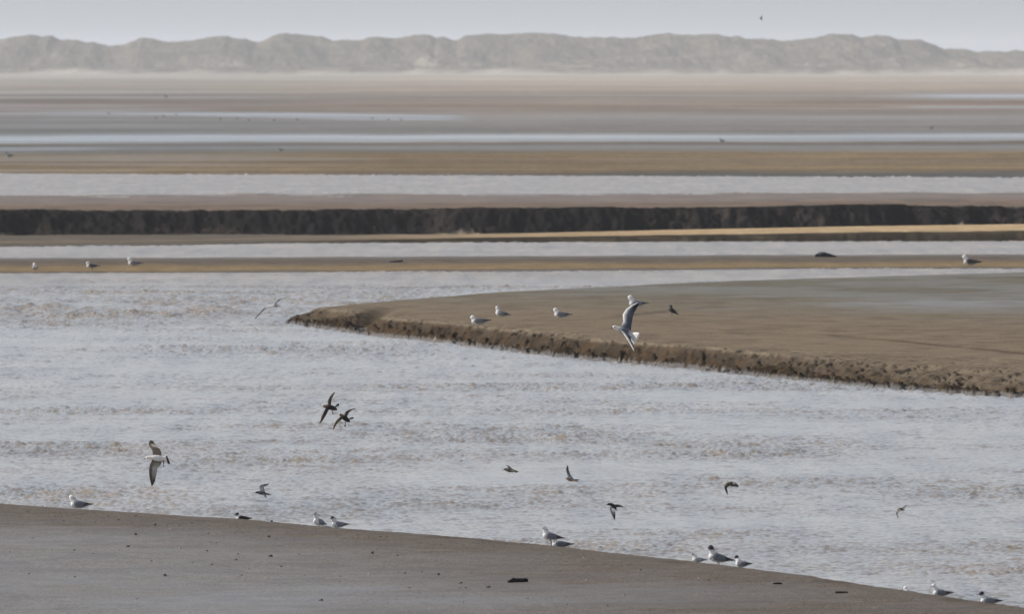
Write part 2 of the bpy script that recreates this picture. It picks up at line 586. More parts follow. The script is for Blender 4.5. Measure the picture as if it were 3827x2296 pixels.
def z_bank(X, Y):
    hs, Yf = spit(X)
    n = fbm(X / 0.25, Y / 1.1, 93, 4) - 0.5
    nl = fbm(X / 5.0, Y / 8.0, 95, 4) - 0.5
    e = Y - Yf + (0.35 * n + 2.2 * nl) * sstep(0.05, 0.2, hs)
    z = -0.15 + 0.17 * sstep(-0.5, 1.0, e) + 0.62 * hs * sstep(-0.2, 1.6 + 0.8 * nl, e) + 0.38 * hs * sstep(1.0, 10, e)
    z = z - (0.85 * hs) * sstep(10, 22, e)
    z = z + 0.07 * sstep(4, 34, e) * (1 - sstep(0.03, 0.16, hs))
    Yc = cliffY(X)
    t = Y - Yc + 1.3 * n + 3.2 * nl
    top = 0.82 + 0.2 * nl - 0.06 * sstep(-6, 16, X)
    z = z + (top - np.clip(z, 0, 9)) * sstep(-2.2, 2.6, t)
    z = z - np.where(Y > Yc + 6, (Y - Yc - 6) * 0.0036, 0)
    z = z + 0.07 * n * sstep(-3, -1, t) * (1 - sstep(3, 8, t)) + 0.015 * n
    return z


def build_bank():
    Ys = np.concatenate([np.arange(700, 748, 0.3), np.arange(748, 802, 0.16), np.arange(802, 1045, 1.6)])
    u = ucols(6.0, 1.15, 4.0)
    Yg, ug = np.meshgrid(Ys, u, indexing='ij')
    Xg = ug * Yg
    Z = z_bank(Xg, Yg)
    hs, Yf = spit(Xg)
    Yc = cliffY(Xg)
    n = fbm(Xg / 1.2, Yg / 5, 97, 4)
    c = np.zeros(Xg.shape + (3,)); c[:] = (0.105, 0.092, 0.078)
    och = sstep(0.04, 0.16, hs) * sstep(1.0, 3.5, Yg - Yf + 2 * (n - 0.5)) * (1 - sstep(-4, -2.2, Yg - Yc + 3 * (n - 0.5)))
    c = mixc(c, (0.35, 0.26, 0.158), och * (0.35 + 0.65 * sstep(0.05, 0.3, hs)))
    thin = (1 - sstep(0.06, 0.12, hs)) * np.exp(-((Yg - Yf - 10 - 3 * n) / 2.2) ** 2)
    c = mixc(c, (0.25, 0.19, 0.12), 0.35 * thin)
    front = sstep(0.04, 0.14, hs) * (1 - sstep(1.2, 3.2, Yg - Yf + 2 * (n - 0.5)))
    c = mixc(c, (0.035, 0.028, 0.02), 0.95 * front)  # shaded front of the spit put into its colour
    c = mixc(c, (0.075, 0.062, 0.042), 0.7 * front * sstep(0.45, 0.7, fbm(Xg / 2.2, Yg / 0.5, 98, 4)))
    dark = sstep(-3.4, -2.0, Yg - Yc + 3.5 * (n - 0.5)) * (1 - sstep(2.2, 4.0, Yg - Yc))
    c = mixc(c, (0.013, 0.0115, 0.0115), dark)  # dark mud, with the shade of the cliff face put into its colour
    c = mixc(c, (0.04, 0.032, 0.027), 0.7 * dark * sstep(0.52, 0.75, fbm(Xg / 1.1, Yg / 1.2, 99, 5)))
    topz = sstep(2.6, 5.0, Yg - Yc)
    c = mixc(c, mixc((0.155, 0.118, 0.094), (0.12, 0.098, 0.082), sstep(0.35, 0.7, n)), topz)
    wet = 0.15 + 0.25 * sstep(20, 150, Yg - Yc) + 0.3 * sstep(0.0, -1.0, Yg - Yf)
    wet = wet * (1 - dark * 0.8)
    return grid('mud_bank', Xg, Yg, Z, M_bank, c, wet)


build_bank()

# ------------------------------------------------------------------ far tidal flats, rising gently to the dunes
KF = 1.0 / 8227
Y_FLAT0 = 1173.0


def flat_v(Y):
    """photo-row-like number for a depth on the flats: larger is nearer"""
    return 506160.0 / Y + 223.7


def z_flat(X, Y):
    edge = Y_FLAT0 - 0.9 * X
    z = (Y - Y_FLAT0) * KF
    z = z + 0.05 * sstep(-4, 10, Y - edge) - 0.35 * sstep(2, -30, Y - edge)
    return z


def build_flats():
    vs = np.concatenate([np.arange(672, 300, -1.6), np.arange(300, 268, -1.0)])
    Ys = 506160.0 / (vs - 223.7)
    u = ucols(9.0, 1.15, 6.0)
    Yg, ug = np.meshgrid(Ys, u, indexing='ij')
    Xg = ug * Yg
    Z = z_flat(Xg, Yg)
    P = ug / (PW / 2 / F)            # -1 left .. 1 right of the middle of the bay
    v = flat_v(Yg) + 16 * (fbm(P * 2.6 + 3, Yg / 500, 101, 5) - 0.5) + 6 * P
    st = fbm(P * 1.3, flat_v(Yg) / 7.0, 103, 4)          # thin drainage streaks
    # depth-wise zones of sand colour and standing water, near (large v) to far
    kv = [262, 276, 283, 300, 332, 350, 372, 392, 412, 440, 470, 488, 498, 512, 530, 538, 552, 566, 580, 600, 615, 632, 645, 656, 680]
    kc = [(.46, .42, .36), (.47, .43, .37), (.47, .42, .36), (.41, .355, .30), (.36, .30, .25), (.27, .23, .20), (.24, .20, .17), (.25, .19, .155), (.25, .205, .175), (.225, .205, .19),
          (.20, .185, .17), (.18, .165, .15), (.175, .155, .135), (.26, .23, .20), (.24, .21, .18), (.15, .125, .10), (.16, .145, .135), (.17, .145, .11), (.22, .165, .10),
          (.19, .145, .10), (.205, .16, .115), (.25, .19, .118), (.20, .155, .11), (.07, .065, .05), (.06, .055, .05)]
    kw = [0, 0, 0, .05, .1, .2, .25, .2, .2, .4, .4, .3, .55, 1.0, .85, .15, .55, .45, .15, .1, .1, .05, .1, .3, .5]
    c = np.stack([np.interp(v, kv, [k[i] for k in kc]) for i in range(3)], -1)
    wet = np.interp(v, kv, kw)
    # the long pale pool, left of the middle
    lo = np.interp(P, [-1.2, -0.7, -0.3, 0.0, 0.05, 1.2], [425, 432, 452, 456, 448, 440])
    hi = np.interp(P, [-1.2, -0.8, -0.4, 0.0, 0.05, 1.2], [424, 412, 420, 436, 447, 440])
    vv = flat_v(Yg) + 2.0 * (st - 0.5)
    pool = sstep(-3, 5, vv - hi) * sstep(-2, 4, lo - vv) * sstep(0.03, -0.15, P)
    wet = np.maximum(wet, 0.80 * pool * (0.7 + 0.5 * st))
    # wet grey ground on the left, drainage at the right
    left = sstep(0.1, -0.8, P)
    wet = np.maximum(wet, 0.45 * left * sstep(300, 330, v) * sstep(0.42, 0.6, st))
    wet = np.maximum(wet, 0.8 * sstep(-0.5, -0.9, P) * np.exp(-((v - 555) / 12) ** 2))
    r1 = np.exp(-((flat_v(Yg) - 400) / 4.0) ** 2) * sstep(0.66, 0.82, P)
    r2 = np.exp(-((flat_v(Yg) - 360 + 6 * (st - 0.5)) / 13.0) ** 2) * sstep(0.55, 0.9, P)
    wet = np.maximum(wet, np.maximum(r1, 0.95 * r2))
    c = mixc(c, c * np.array([0.80, 0.86, 0.92]), left * 0.8 * sstep(620, 560, v))
    c = c * np.array([.69, .685, .66]) * (0.58 + 0.6 * st + 0.24 * fbm(P * 7, flat_v(Yg) / 3.0, 105, 3))[..., None]
    c = mixc(c, c * 1.25, sstep(0.0, 0.8, P) * np.exp(-((v - 578) / 14) ** 2))
    wet = np.clip(wet + 0.25 * (st - 0.5) * (wet > 0.12), 0, 1)
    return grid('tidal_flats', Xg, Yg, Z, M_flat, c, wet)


build_flats()

# ------------------------------------------------------------------ dunes
DT = [(-1900, 150), (-1500, 128), (-1100, 160), (-600, 132), (-250, 155), (0, 147), (31, 140), (114, 127), (155, 136), (197, 133), (222, 147), (285, 147), (321, 157), (357, 157), (409, 171), (455, 168), (487, 158), (518, 145),
      (543, 139), (575, 145), (611, 154), (652, 156), (709, 150), (776, 140), (807, 135), (849, 133), (870, 142), (921, 145), (963, 158), (989, 150), (1025, 129), (1066, 122),
      (1113, 126), (1206, 136), (1242, 150), (1278, 149), (1352, 150), (1378, 139), (1424, 136), (1466, 142), (1522, 136), (1548, 128), (1605, 129), (1631, 140), (1657, 137),
      (1688, 148), (1709, 151), (1735, 134), (1792, 127), (1843, 126), (1921, 127), (1973, 121), (2071, 124), (2123, 134), (2195, 139), (2309, 139), (2376, 142), (2402, 134),
      (2501, 122), (2552, 130), (2676, 127), (2728, 136), (2754, 132), (2790, 144), (2868, 144), (2920, 152), (2987, 146), (3065, 137), (3101, 127), (3184, 129), (3215, 139),
      (3272, 131), (3323, 135), (3349, 147), (3437, 147), (3494, 168), (3530, 181), (3598, 181), (3644, 194), (3706, 189), (3763, 194), (3800, 186), (3826, 191), (4100, 175), (4500, 190), (5700, 150)]
DY = 10000.0


def build_dunes():
    dx = np.array([(p[0] - PW / 2) / F * DY for p in DT]); dz = np.array([H + (HOR - p[1]) / F * DY for p in DT])
    X1 = np.arange(-410, 410, 0.55)
    X1 = np.concatenate([np.linspace(-2200, -412, 120), X1, np.linspace(412, 2200, 120)])
    Ys = np.concatenate([np.arange(9380, 10060, 7.0), np.arange(10060, 11200, 40)])
    Yg, Xg = np.meshgrid(Ys, X1, indexing='ij')
    R = np.interp(Xg, dx, dz)
    out_ = np.abs(Xg) > 400
    R = np.where(out_, 9 + 10 * fbm(Xg / 60, Xg * 0, 111, 4), R)
    t = (Yg - 9420) / (DY - 9420)
    base = 1.05
    hum = fbm(Xg / 9.0, Yg / 60.0, 113, 4)
    big = fbm(Xg / 28.0, Yg / 180.0, 117, 3)
    ridge = sstep(0.35 + 0.5 * (big - 0.5), 1.0, t)
    fore = 2.6 * np.exp(-((t - 0.30 - 0.25 * (big - 0.5)) / 0.14) ** 2) * (0.5 + 1.0 * hum)
    gul = (fbm(Xg / 14.0 + Yg / 160, Yg / 260.0, 119, 4) - 0.5) * 5.0 * sstep(0.3, 0.55, t) * (1 - sstep(0.8, 1.0, t))
    Z = base + (R - base) * ridge + fore * (1 - sstep(0.5, 0.9, t)) + gul
    Z = Z + 0.9 * (fbm(Xg / 1.7, Yg / 20, 121, 3) - 0.5) * sstep(0.15, 0.3, t)
    Z = np.where(t > 1.0, np.minimum(Z, R - (t - 1) * 14), Z)
    Z = Z - 1.0 * sstep(0.25, 0.0, t)
    veg = sstep(0.38, 0.6, fbm(Xg / 6.0, Yg / 70, 123, 4) + 0.25 * sstep(0.3, 0.7, t))
    veg = np.maximum(veg, 0.9 * np.exp(-((t - 0.27) / 0.10) ** 2) * sstep(0.3, 0.5, hum))
    veg = veg * sstep(0.08, 0.16, t)
    c = mixc((0.20, 0.175, 0.14), (0.115, 0.101, 0.075), veg)
    c = mixc(c, (0.36, 0.33, 0.28), sstep(0.26, 0.06, t + 0.18 * (hum - 0.5)))  # pale sand at the foot, soft mist put into its colour
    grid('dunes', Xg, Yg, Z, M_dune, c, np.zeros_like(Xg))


build_dunes()

# ground beneath everything, reaching the horizon behind the dunes and round the camera
gx = np.linspace(-9000, 9000, 30); gy = np.concatenate([np.linspace(-400, 9000, 40), np.linspace(9400, 22000, 20)])
Yg, Xg = np.meshgrid(gy, gx, indexing='ij')
Zg = np.where(Yg > 9300, 0.9, -1.0 + 0 * Yg)
grid('ground', Xg, Yg, Zg, M_flat, np.full(Xg.shape + (3,), 0.2), np.full(Xg.shape, 0.2))

# ------------------------------------------------------------------ birds
WHITE = (0.90, 0.89, 0.87); GREY = (0.27, 0.29, 0.33); BLACK = (0.018, 0.017, 0.02); HOOD = (0.05, 0.045, 0.055)
BROWN = (0.085, 0.062, 0.045); TAN = (0.30, 0.21, 0.12); DGREY = (0.12, 0.13, 0.15); SMUDGE = (0.30, 0.29, 0.33)


class Shells:
    """closed shells that are fused into one continuous bird"""
    def __init__(s):
        s.v, s.f, s.c = [], [], []

    def add(s, rings, cols, cap=True):
        n = len(rings[0]); b = len(s.v)
        for r, c in zip(rings, cols):
            for k, p in enumerate(r):
                s.v.append(Vector(p)); s.c.append(c[k] if hasattr(c[0], '__len__') else c)
        for i in range(len(rings) - 1):
            for k in range(n):
                k2 = (k + 1) % n
                s.f.append((b + i * n + k, b + i * n + k2, b + (i + 1) * n + k2, b + (i + 1) * n + k))
        s.f.append(tuple(b + k for k in range(n))[::-1])
        e = b + (len(rings) - 1) * n
        s.f.append(tuple(e + k for k in range(n)))

    def tube(s, pts, n=14):
        """pts: (x, y, z, half width, half height, colour [, lower colour])"""
        P = [Vector(p[:3]) for p in pts]
        rings, cols = [], []
        for i, p in enumerate(pts):
            t = (P[min(i + 1, len(P) - 1)] - P[max(i - 1, 0)]).normalized()
            side = t.cross(Vector((0, 0, 1)))
            if side.length < 0.25: side = t.cross(Vector((1, 0, 0))) if abs(t.z) > 0.97 else side
            side.normalize()
            if p[7 if len(p) > 7 else 0] == 'flip': side = -side
            up = side.cross(t).normalized()
            ring, cc = [], []
            for k in range(n):
                a = 2 * math.pi * k / n
                ring.append(P[i] + side * math.cos(a) * p[3] + up * math.sin(a) * p[4])
                cc.append(p[6] if (len(p) > 6 and p[6] and math.sin(a) < -0.2) else p[5])
            rings.append(ring); cols.append(cc)
        s.add(rings, cols)

    def blade(s, st):
        """flat feathered surface. st: (lead Vector, trail Vector, half thickness, lead colour, trail colour)"""
        rings, cols = [], []
        for i, q in enumerate(st):
            L, T, th, c0, c1 = q
            a = st[min(i + 1, len(st) - 1)]; b = st[max(i - 1, 0)]
            span = ((a[0] + a[1]) - (b[0] + b[1])).normalized()
            ch = T - L
            nrm = span.cross(ch)
            nrm = nrm.normalized() if nrm.length > 1e-9 else Vector((0, -1, 0))
            up = [(0.0, 0.4), (0.18, 1.0), (0.5, 0.95), (0.8, 0.75), (1.0, 0.55)]
            th = max(th, 0.0001)
            ring = [L + ch * f + nrm * th * h for f, h in up] + [L + ch * f - nrm * th * h for f, h in reversed(up)]
            cf = [f for f, h in up] + [f for f, h in reversed(up)]
            rings.append(ring)
            cols.append([tuple(c0[j] * (1 - sstep(0.15, 0.55, f)) + c1[j] * sstep(0.15, 0.55, f) for j in range(3)) for f in cf])
        s.add(rings, cols)

    def build(s, name, voxel):
        me = bpy.data.meshes.new('shell')
        me.from_pydata([tuple(v) for v in s.v], [], s.f)
        bm = bmesh.new(); bm.from_mesh(me)
        bmesh.ops.recalc_face_normals(bm, faces=bm.faces)
        bmesh.ops.triangulate(bm, faces=[f for f in bm.faces if len(f.verts) > 4])
        dense = bm.copy()
        bm.to_mesh(me); bm.free()
        tmp = bpy.data.objects.new('shell', me); C.objects.link(tmp)
        md = tmp.modifiers.new('fuse', 'REMESH'); md.mode = 'VOXEL'; md.voxel_size = voxel
        ms = tmp.modifiers.new('smooth', 'SMOOTH'); ms.factor = 0.5; ms.iterations = 4
        dg = bpy.context.evaluated_depsgraph_get()
        ev = tmp.evaluated_get(dg)
        m2 = bpy.data.meshes.new_from_object(ev)
        bpy.data.objects.remove(tmp)
        # plumage colours carried over from the shells
        pts, cs = [], []
        dense.verts.ensure_lookup_table()
        for f in dense.faces:
            vs = [v.index for v in f.verts]
            for a_ in range(len(vs)):
                for wgt in (0.0, 0.25, 0.5, 0.75):
                    i, j = vs[a_], vs[(a_ + 1) % len(vs)]
                    pts.append(s.v[i].lerp(s.v[j], wgt)); cs.append(tuple(s.c[i][q] * (1 - wgt) + s.c[j][q] * wgt for q in range(3)))
            cen = sum((s.v[i] for i in vs), Vector()) / len(vs)
            pts.append(cen); cs.append(tuple(sum(s.c[i][q] for i in vs) / len(vs) for q in range(3)))
        dense.free()
        kd = kdtree.KDTree(len(pts))
        for i, p in enumerate(pts): kd.insert(p, i)
        kd.balance()
        at_ = m2.color_attributes.new('plumage', 'FLOAT_COLOR', 'POINT')
        cc = np.ones((len(m2.vertices), 4), np.float32)
        for i, v in enumerate(m2.vertices): cc[i, :3] = cs[kd.find(v.co)[1]]
        at_.data.foreach_set('color', cc.ravel())
        m2.polygons.foreach_set('use_smooth', np.ones(len(m2.polygons), bool))
        m2.materials.clear(); m2.materials.append(M_plume)
        m2.name = name
        o = bpy.data.objects.new(name, m2)
        C.objects.link(o)
        return o


def part_tube(name, pts, rad, mat, parent, n=8):
    bm = bmesh.new()
    rings = []
    P = [Vector(p) for p in pts]
    for i, p in enumerate(P):
        t = (P[min(i + 1, len(P) - 1)] - P[max(i - 1, 0)]).normalized()
        a = t.orthogonal().normalized(); b = t.cross(a)
        rings.append([bm.verts.new(p + (a * math.cos(6.2832 * k / n) + b * math.sin(6.2832 * k / n)) * rad[i]) for k in range(n)])
    for i in range(len(P) - 1):
        for k in range(n):
            bm.faces.new((rings[i][k], rings[i][(k + 1) % n], rings[i + 1][(k + 1) % n], rings[i + 1][k]))
    bm.faces.new(rings[0][::-1]); bm.faces.new(rings[-1])
    bmesh.ops.recalc_face_normals(bm, faces=bm.faces)
    me = bpy.data.meshes.new(name); bm.to_mesh(me); bm.free()
    for p in me.polygons: p.use_smooth = True
    me.materials.append(mat)
    o = bpy.data.objects.new(name, me); C.objects.link(o)
    if parent: o.parent = parent
    return o


def part_ball(name, c, r, mat, parent):
    bm = bmesh.new()
    bmesh.ops.create_uvsphere(bm, u_segments=10, v_segments=8, radius=r)
    bmesh.ops.translate(bm, verts=bm.verts, vec=c)
    me = bpy.data.meshes.new(name); bm.to_mesh(me); bm.free()
    for p in me.polygons: p.use_smooth = True
    me.materials.append(mat)
    o = bpy.data.objects.new(name, me); C.objects.link(o); o.parent = parent
    return o


def resting_bird(name, loc, length, yaw, label, cat, group, hood='white', turn=0.0, neck=1.0, stand=0.0, tilt=0.0,
                 mantle=GREY, tips=BLACK, under=WHITE, head=None, tail=WHITE, bill_len=1.0, wing_lift=0.0, legs=True):
    """a gull-shaped bird facing -X before yaw; length in metres from breast to wing tip"""
    k = length / 0.37
    s = Shells()
    Hc = head or WHITE
    rot = Matrix.Rotation(tilt, 4, 'Y')
    z0 = 0.070

    def B(x, y, z):
        v = rot @ Vector((x, y, z - z0)); v.z += z0 + stand
        return v * k

    def tub(pts):
        s.tube([(*B(*p[:3]), p[3] * k, p[4] * k, p[5]) + tuple(p[6:]) for p in pts])
    tub([(.185, 0, .074, .014, .006, tail), (.15, 0, .074, .026, .010, tail), (.10, 0, .073, .034, .026, tail, under), (.05, 0, .072, .050, .046, mantle, under),
         (-.02, 0, .074, .063, .060, mantle, under), (-.08, 0, .080, .060, .062, under), (-.12, 0, .092, .046, .052, under), (-.145, 0, .102, .020, .026, under)])
    hz = 0.140 + 0.042 * neck
    hx = -.118 - 0.012 * neck
    tub([(-.066, 0, .085, .050, .048, under), (-.092, 0, .085 + (hz - .085) * .45, .049, .047, under), (hx + .012, 0, hz - .035, .040, .041, under),
         (hx + .002, 0, hz - .01, .038, .040, Hc), (hx, 0, hz + .018, .030, .032, Hc), (hx, 0, hz + .033, .014, .016, Hc)])
    hd = Vector((-math.cos(turn), math.sin(turn), 0))
    ctr = Vector((hx - .004, 0, hz))

    def HP(f, sd, u):
        q = ctr + hd * f + Vector((-hd.y, hd.x, 0)) * sd + Vector((0, 0, u))
        return (q.x, q.y, q.z)
    face = Hc
    back_ = Hc
    if hood == 'smudge': back_ = SMUDGE
    if hood == 'hood': back_ = face = HOOD
    if hood == 'half': back_ = HOOD; face = HOOD
    tub([(*HP(-.038, 0, 0.0), .018, .020, back_), (*HP(-.022, 0, .002), .034, .035, back_), (*HP(0, 0, .003), .039, .038, face if hood != 'smudge' else SMUDGE),
         (*HP(.022, 0, -.001), .032, .030, face), (*HP(.040, 0, -.006), .015, .014, face), (*HP(.047, 0, -.008), .008, .007, face)])
    for sd in (-1, 1):
        tub([(-.088, sd * .048, .098, .012, .024, mantle), (-.05, sd * .058, .092, .015, .044, mantle), (.01, sd * .060, .088, .015, .046, mantle),
             (.07, sd * .044, .086, .014, .036, mantle), (.12, sd * .026, .086 + wing_lift * .3, .011, .020, tips), (.17, sd * .014, .086 + wing_lift * .7, .008, .011, tips),
             (.225, sd * .008, .084 + wing_lift, .005, .005, tips)])
    # back between the wings
    tub([(.06, 0, .110, .030, .012, mantle), (.0, 0, .126, .040, .012, mantle), (-.05, 0, .130, .040, .012, mantle), (-.085, 0, .128, .03, .012, under)])
    o = s.build(name, max(0.0042 * k, 0.0028))
    b0 = B(*HP(.040, 0, -.006)); b1 = B(*HP(.040 + .030 * bill_len, 0, -.009)); b2 = B(*HP(.040 + .054 * bill_len, 0, -.018))
    part_tube('bill', [b0, b1, b2], [.0075 * k, .0058 * k, .002 * k], M_bill, o)
    for sd in (-1, 1):
        part_ball('eye', B(*HP(.018, sd * .028, .006)), .0042 * k, M_eye, o)
    if stand > 0.02 and legs:
        for sd, dx in ((-1, .012), (1, -.012)):
            top = B(dx - .01, sd * .02, .03); ft = Vector((top.x + .004, top.y, 0.006 * k))
            part_tube('leg', [top, (top + ft) / 2 + Vector((.006 * k, 0, 0)), ft, ft + Vector((-.03 * k, 0, -.004 * k))],
                      [.007 * k, .0048 * k, .0048 * k, .006 * k], M_leg, o)
    o.location = loc
    o.rotation_euler = (0, 0, yaw)
    put(o, label, cat, group)
    return o


def flying_bird(name, D, origin, kz, label, cat, group, body, wings, tail=None, bill=None, feet=(), eye=None, voxel=0.004, th=0.006):
    """traced in zoomed photo units (origin + kz), given real size and depth at distance D.
    body: (x, y, r, colour, depth m); wings/tail: lists of (lead x, y, depth, trail x, y, depth, lead colour, trail colour)"""
    m = kz * D / F

    cx = sum(b[0] for b in body) / len(body); cy = sum(b[1] for b in body) / len(body)
    c = at(origin[0] + cx * kz, origin[1] + cy * kz, D)

    def V(x, y, d=0.0):
        return Vector(((x - cx) * m, d, -(y - cy) * m))
    s = Shells()
    s.tube([(*V(b[0], b[1], b[4] if len(b) > 4 else 0), b[2] * m, b[2] * m, b[3]) + ((b[5],) if len(b) > 5 else ()) for b in body])
    for wgt in wings + ([tail] if tail else []):
        n = len(wgt)
        s.blade([(V(q[0], q[1], q[2]), V(q[3], q[4], q[5]), th * (1.25 if wgt is tail else 1.0 - 0.35 * i / (n - 1)), q[6], q[7]) for i, q in enumerate(wgt)])
    o = s.build(name, voxel)
    if bill:
        (x0, y0), (x1, y1), r, d = bill
        part_tube('bill', [V(x0, y0, d), V((x0 + x1) / 2, (y0 + y1) / 2, d), V(x1, y1, d)], [r * m, r * m * .75, r * m * .3], M_bill, o)
    if eye:
        part_ball('eye', V(eye[0], eye[1], eye[3]), eye[2] * m, M_eye, o)
    for f in feet:
        part_tube('leg', [V(x, y, d) for x, y, d in f[0]], [r * m for r in f[1]], M_leg, o)
    o.location = c
    put(o, label, cat, group)
    return o


FG = 'birds flying low over the water'
W_, G_, K_ = WHITE, (0.10, 0.11, 0.14), BLACK
DKB = (0.10, 0.11, 0.14)
flying_bird('gull', 280, (2230, 1090), .1685, 'black-headed gull in banked flight with white fan tail, in front of the island edge', 'gull', FG,
            body=[(352, 800, 16, W_), (372, 795, 34, W_), (402, 797, 44, W_), (450, 812, 42, W_), (510, 840, 58, (.6, .6, .62)), (590, 868, 70, (.16, .17, .2)), (680, 900, 66, (.16, .17, .2)), (745, 945, 45, W_), (790, 975, 24, W_)],
            wings=[[(530, 790, .03, 758, 905, .0, G_, G_), (592, 660, .06, 768, 770, .04, W_, G_), (576, 520, .12, 806, 560, .10, W_, G_), (655, 395, .16, 835, 470, .14, W_, DKB),
                    (770, 312, .20, 890, 372, .19, W_, K_), (880, 262, .24, 930, 305, .23, W_, K_), (925, 250, .25, 940, 285, .25, (.3, .3, .3), K_)],
                   [(528, 862, -.03, 748, 985, .0, W_, G_), (605, 945, -.08, 752, 1060, -.04, W_, G_), (685, 1060, -.14, 772, 1115, -.10, W_, DKB), (750, 1180, -.18, 805, 1185, -.15, W_, DKB),
                    (810, 1290, -.22, 836, 1270, -.20, W_, K_), (840, 1338, -.23, 850, 1325, -.22, K_, K_)]],
            tail=[(735, 930, .01, 738, 1040, .01, W_, W_), (800, 915, -.025, 775, 1090, -.012, W_, W_), (880, 905, -.065, 805, 1135, -.030, W_, W_), (935, 912, -.092, 830, 1165, -.045, W_, W_), (952, 930, -.10, 850, 1172, -.055, W_, W_)],
            bill=((360, 800), (296, 816), 13, 0), eye=(392, 786, 13, -.028), th=0.0105, voxel=.0032)

BRN = (0.10, 0.078, 0.06); PAL = (0.34, 0.30, 0.24)
flying_bird('young_gull', 298, (500, 1620), .1483, 'young gull with brown wings and a black tail band above the grey-backed gull', 'gull', FG,
            body=[(298, 640, 14, W_), (325, 628, 34, W_), (358, 620, 44, W_), (430, 628, 56, W_), (520, 632, 74, W_), (620, 642, 72, W_), (700, 655, 56, W_), (780, 672, 34, W_)],
            wings=[[(478, 600, .02, 695, 610, .0, BRN, BRN), (466, 470, .08, 697, 505, .07, BRN, (.14, .12, .09)), (425, 385, .14, 650, 410, .12, BRN, BRN), (372, 325, .19, 550, 330, .18, BROWN, (.5, .46, .4)),
                    (362, 260, .23, 527, 275, .22, BROWN, BROWN), (395, 200, .26, 480, 215, .26, BLACK, BLACK)],
                   [(455, 690, -.02, 712, 690, .0, BRN, BRN), (402, 790, -.08, 690, 790, -.05, BRN, (.35, .30, .22)), (386, 900, -.13, 605, 880, -.10, BRN, (.6, .56, .5)), (392, 1050, -.19, 572, 1060, -.16, BROWN, (.45, .41, .35)),
                    (420, 1200, -.23, 542, 1210, -.20, BROWN, BRN), (456, 1338, -.26, 485, 1310, -.25, BROWN, BROWN)]],
            tail=[(740, 612, 0, 742, 712, 0, W_, W_), (790, 585, .01, 820, 750, .01, W_, W_), (806, 578, .01, 850, 768, .01, W_, W_), (812, 573, .01, 860, 780, .01, K_, K_), (838, 570, .01, 912, 780, .01, K_, K_), (846, 590, .01, 916, 760, .01, K_, K_)],
            bill=((305, 640), (246, 662), 12, 0), eye=(345, 608, 12, -.025),
            feet=[([(730, 690, -.02), (745, 770, -.02), (758, 830, -.02)], [10, 8, 10]), ([(742, 690, -.01), (760, 745, -.01), (776, 768, -.01)], [9, 7, 8])], th=0.0105, voxel=.0032)

RU = (0.19, 0.115, 0.06)
flying_bird('wader', 330, (1160, 1440), .1213, 'upper of two brown waders landing together, white face and black belly', 'wader', FG,
            body=[(352, 625, 18, W_), (378, 640, 34, W_), (420, 655, 36, RU), (480, 668, 62, RU), (560, 680, 76, (.05, .04, .03), 0, K_), (660, 700, 80, K_), (750, 730, 60, K_), (825, 760, 16, K_)],
            wings=[[(528, 640, .0, 635, 650, .0, BROWN, BROWN), (538, 480, .06, 645, 500, .06, BROWN, BROWN), (590, 368, .10, 675, 402, .10, BROWN, TAN), (660, 285, .13, 715, 322, .13, BROWN, TAN), (738, 222, .16, 757, 240, .16, BROWN, BROWN)],
                   [(448, 740, .0, 565, 770, .0, BROWN, BROWN), (398, 850, -.05, 522, 862, -.04, BROWN, BROWN), (348, 950, -.09, 452, 985, -.08, RU, BROWN), (318, 1060, -.12, 385, 1092, -.11, RU, BROWN), (278, 1180, -.15, 300, 1185, -.15, RU, RU)]],
            tail=[(730, 660, .01, 755, 700, .0, W_, W_), (785, 625, .01, 815, 668, .01, K_, K_), (860, 562, .01, 885, 640, .01, K_, K_), (880, 575, .01, 888, 615, .01, K_, K_)],
            bill=((356, 622), (330, 606), 9, 0), feet=[([(668, 770, -.01), (685, 850, -.01), (700, 905, -.01)], [12, 10, 26])], voxel=.0032, th=.008)
flying_bird('wader', 331, (1160, 1440), .1213, 'lower of two brown waders landing together, legs dangling below a black belly', 'wader', FG,
            body=[(866, 885, 16, W_), (890, 895, 33, W_), (925, 915, 36, RU), (965, 955, 58, RU), (1030, 1000, 72, (.05, .04, .03), 0, K_), (1100, 1050, 80, K_), (1165, 1100, 60, K_), (1220, 1140, 18, K_)],
            wings=[[(1035, 945, 0, 1130, 970, .0, BROWN, BROWN), (1078, 825, .06, 1185, 858, .06, BROWN, BROWN), (1180, 768, .10, 1262, 795, .10, BROWN, TAN), (1290, 740, .13, 1330, 760, .13, BROWN, TAN), (1392, 727, .16, 1390, 740, .16, BROWN, BROWN)],
                   [(950, 950, 0, 1030, 1030, .0, BROWN, BROWN), (880, 1015, -.02, 965, 1065, -.02, BROWN, BROWN), (798, 1090, -.05, 885, 1132, -.05, BROWN, TAN), (738, 1190, -.09, 805, 1222, -.08, TAN, BROWN), (700, 1290, -.12, 752, 1312, -.11, TAN, RU), (688, 1378, -.15, 706, 1378, -.15, RU, RU)]],
            tail=[(1170, 1030, 0, 1190, 1075, 0, W_, W_), (1225, 1010, .01, 1245, 1062, .01, K_, K_), (1310, 992, .01, 1320, 1045, .01, K_, K_), (1338, 1005, .01, 1336, 1030, .01, K_, K_)],
            bill=((870, 885), (846, 874), 9, 0), feet=[([(1075, 1120, -.01), (1080, 1210, -.01), (1058, 1285, -.01)], [12, 12, 28])], voxel=.0032, th=.008)
UW = (0.22, 0.25, 0.30)
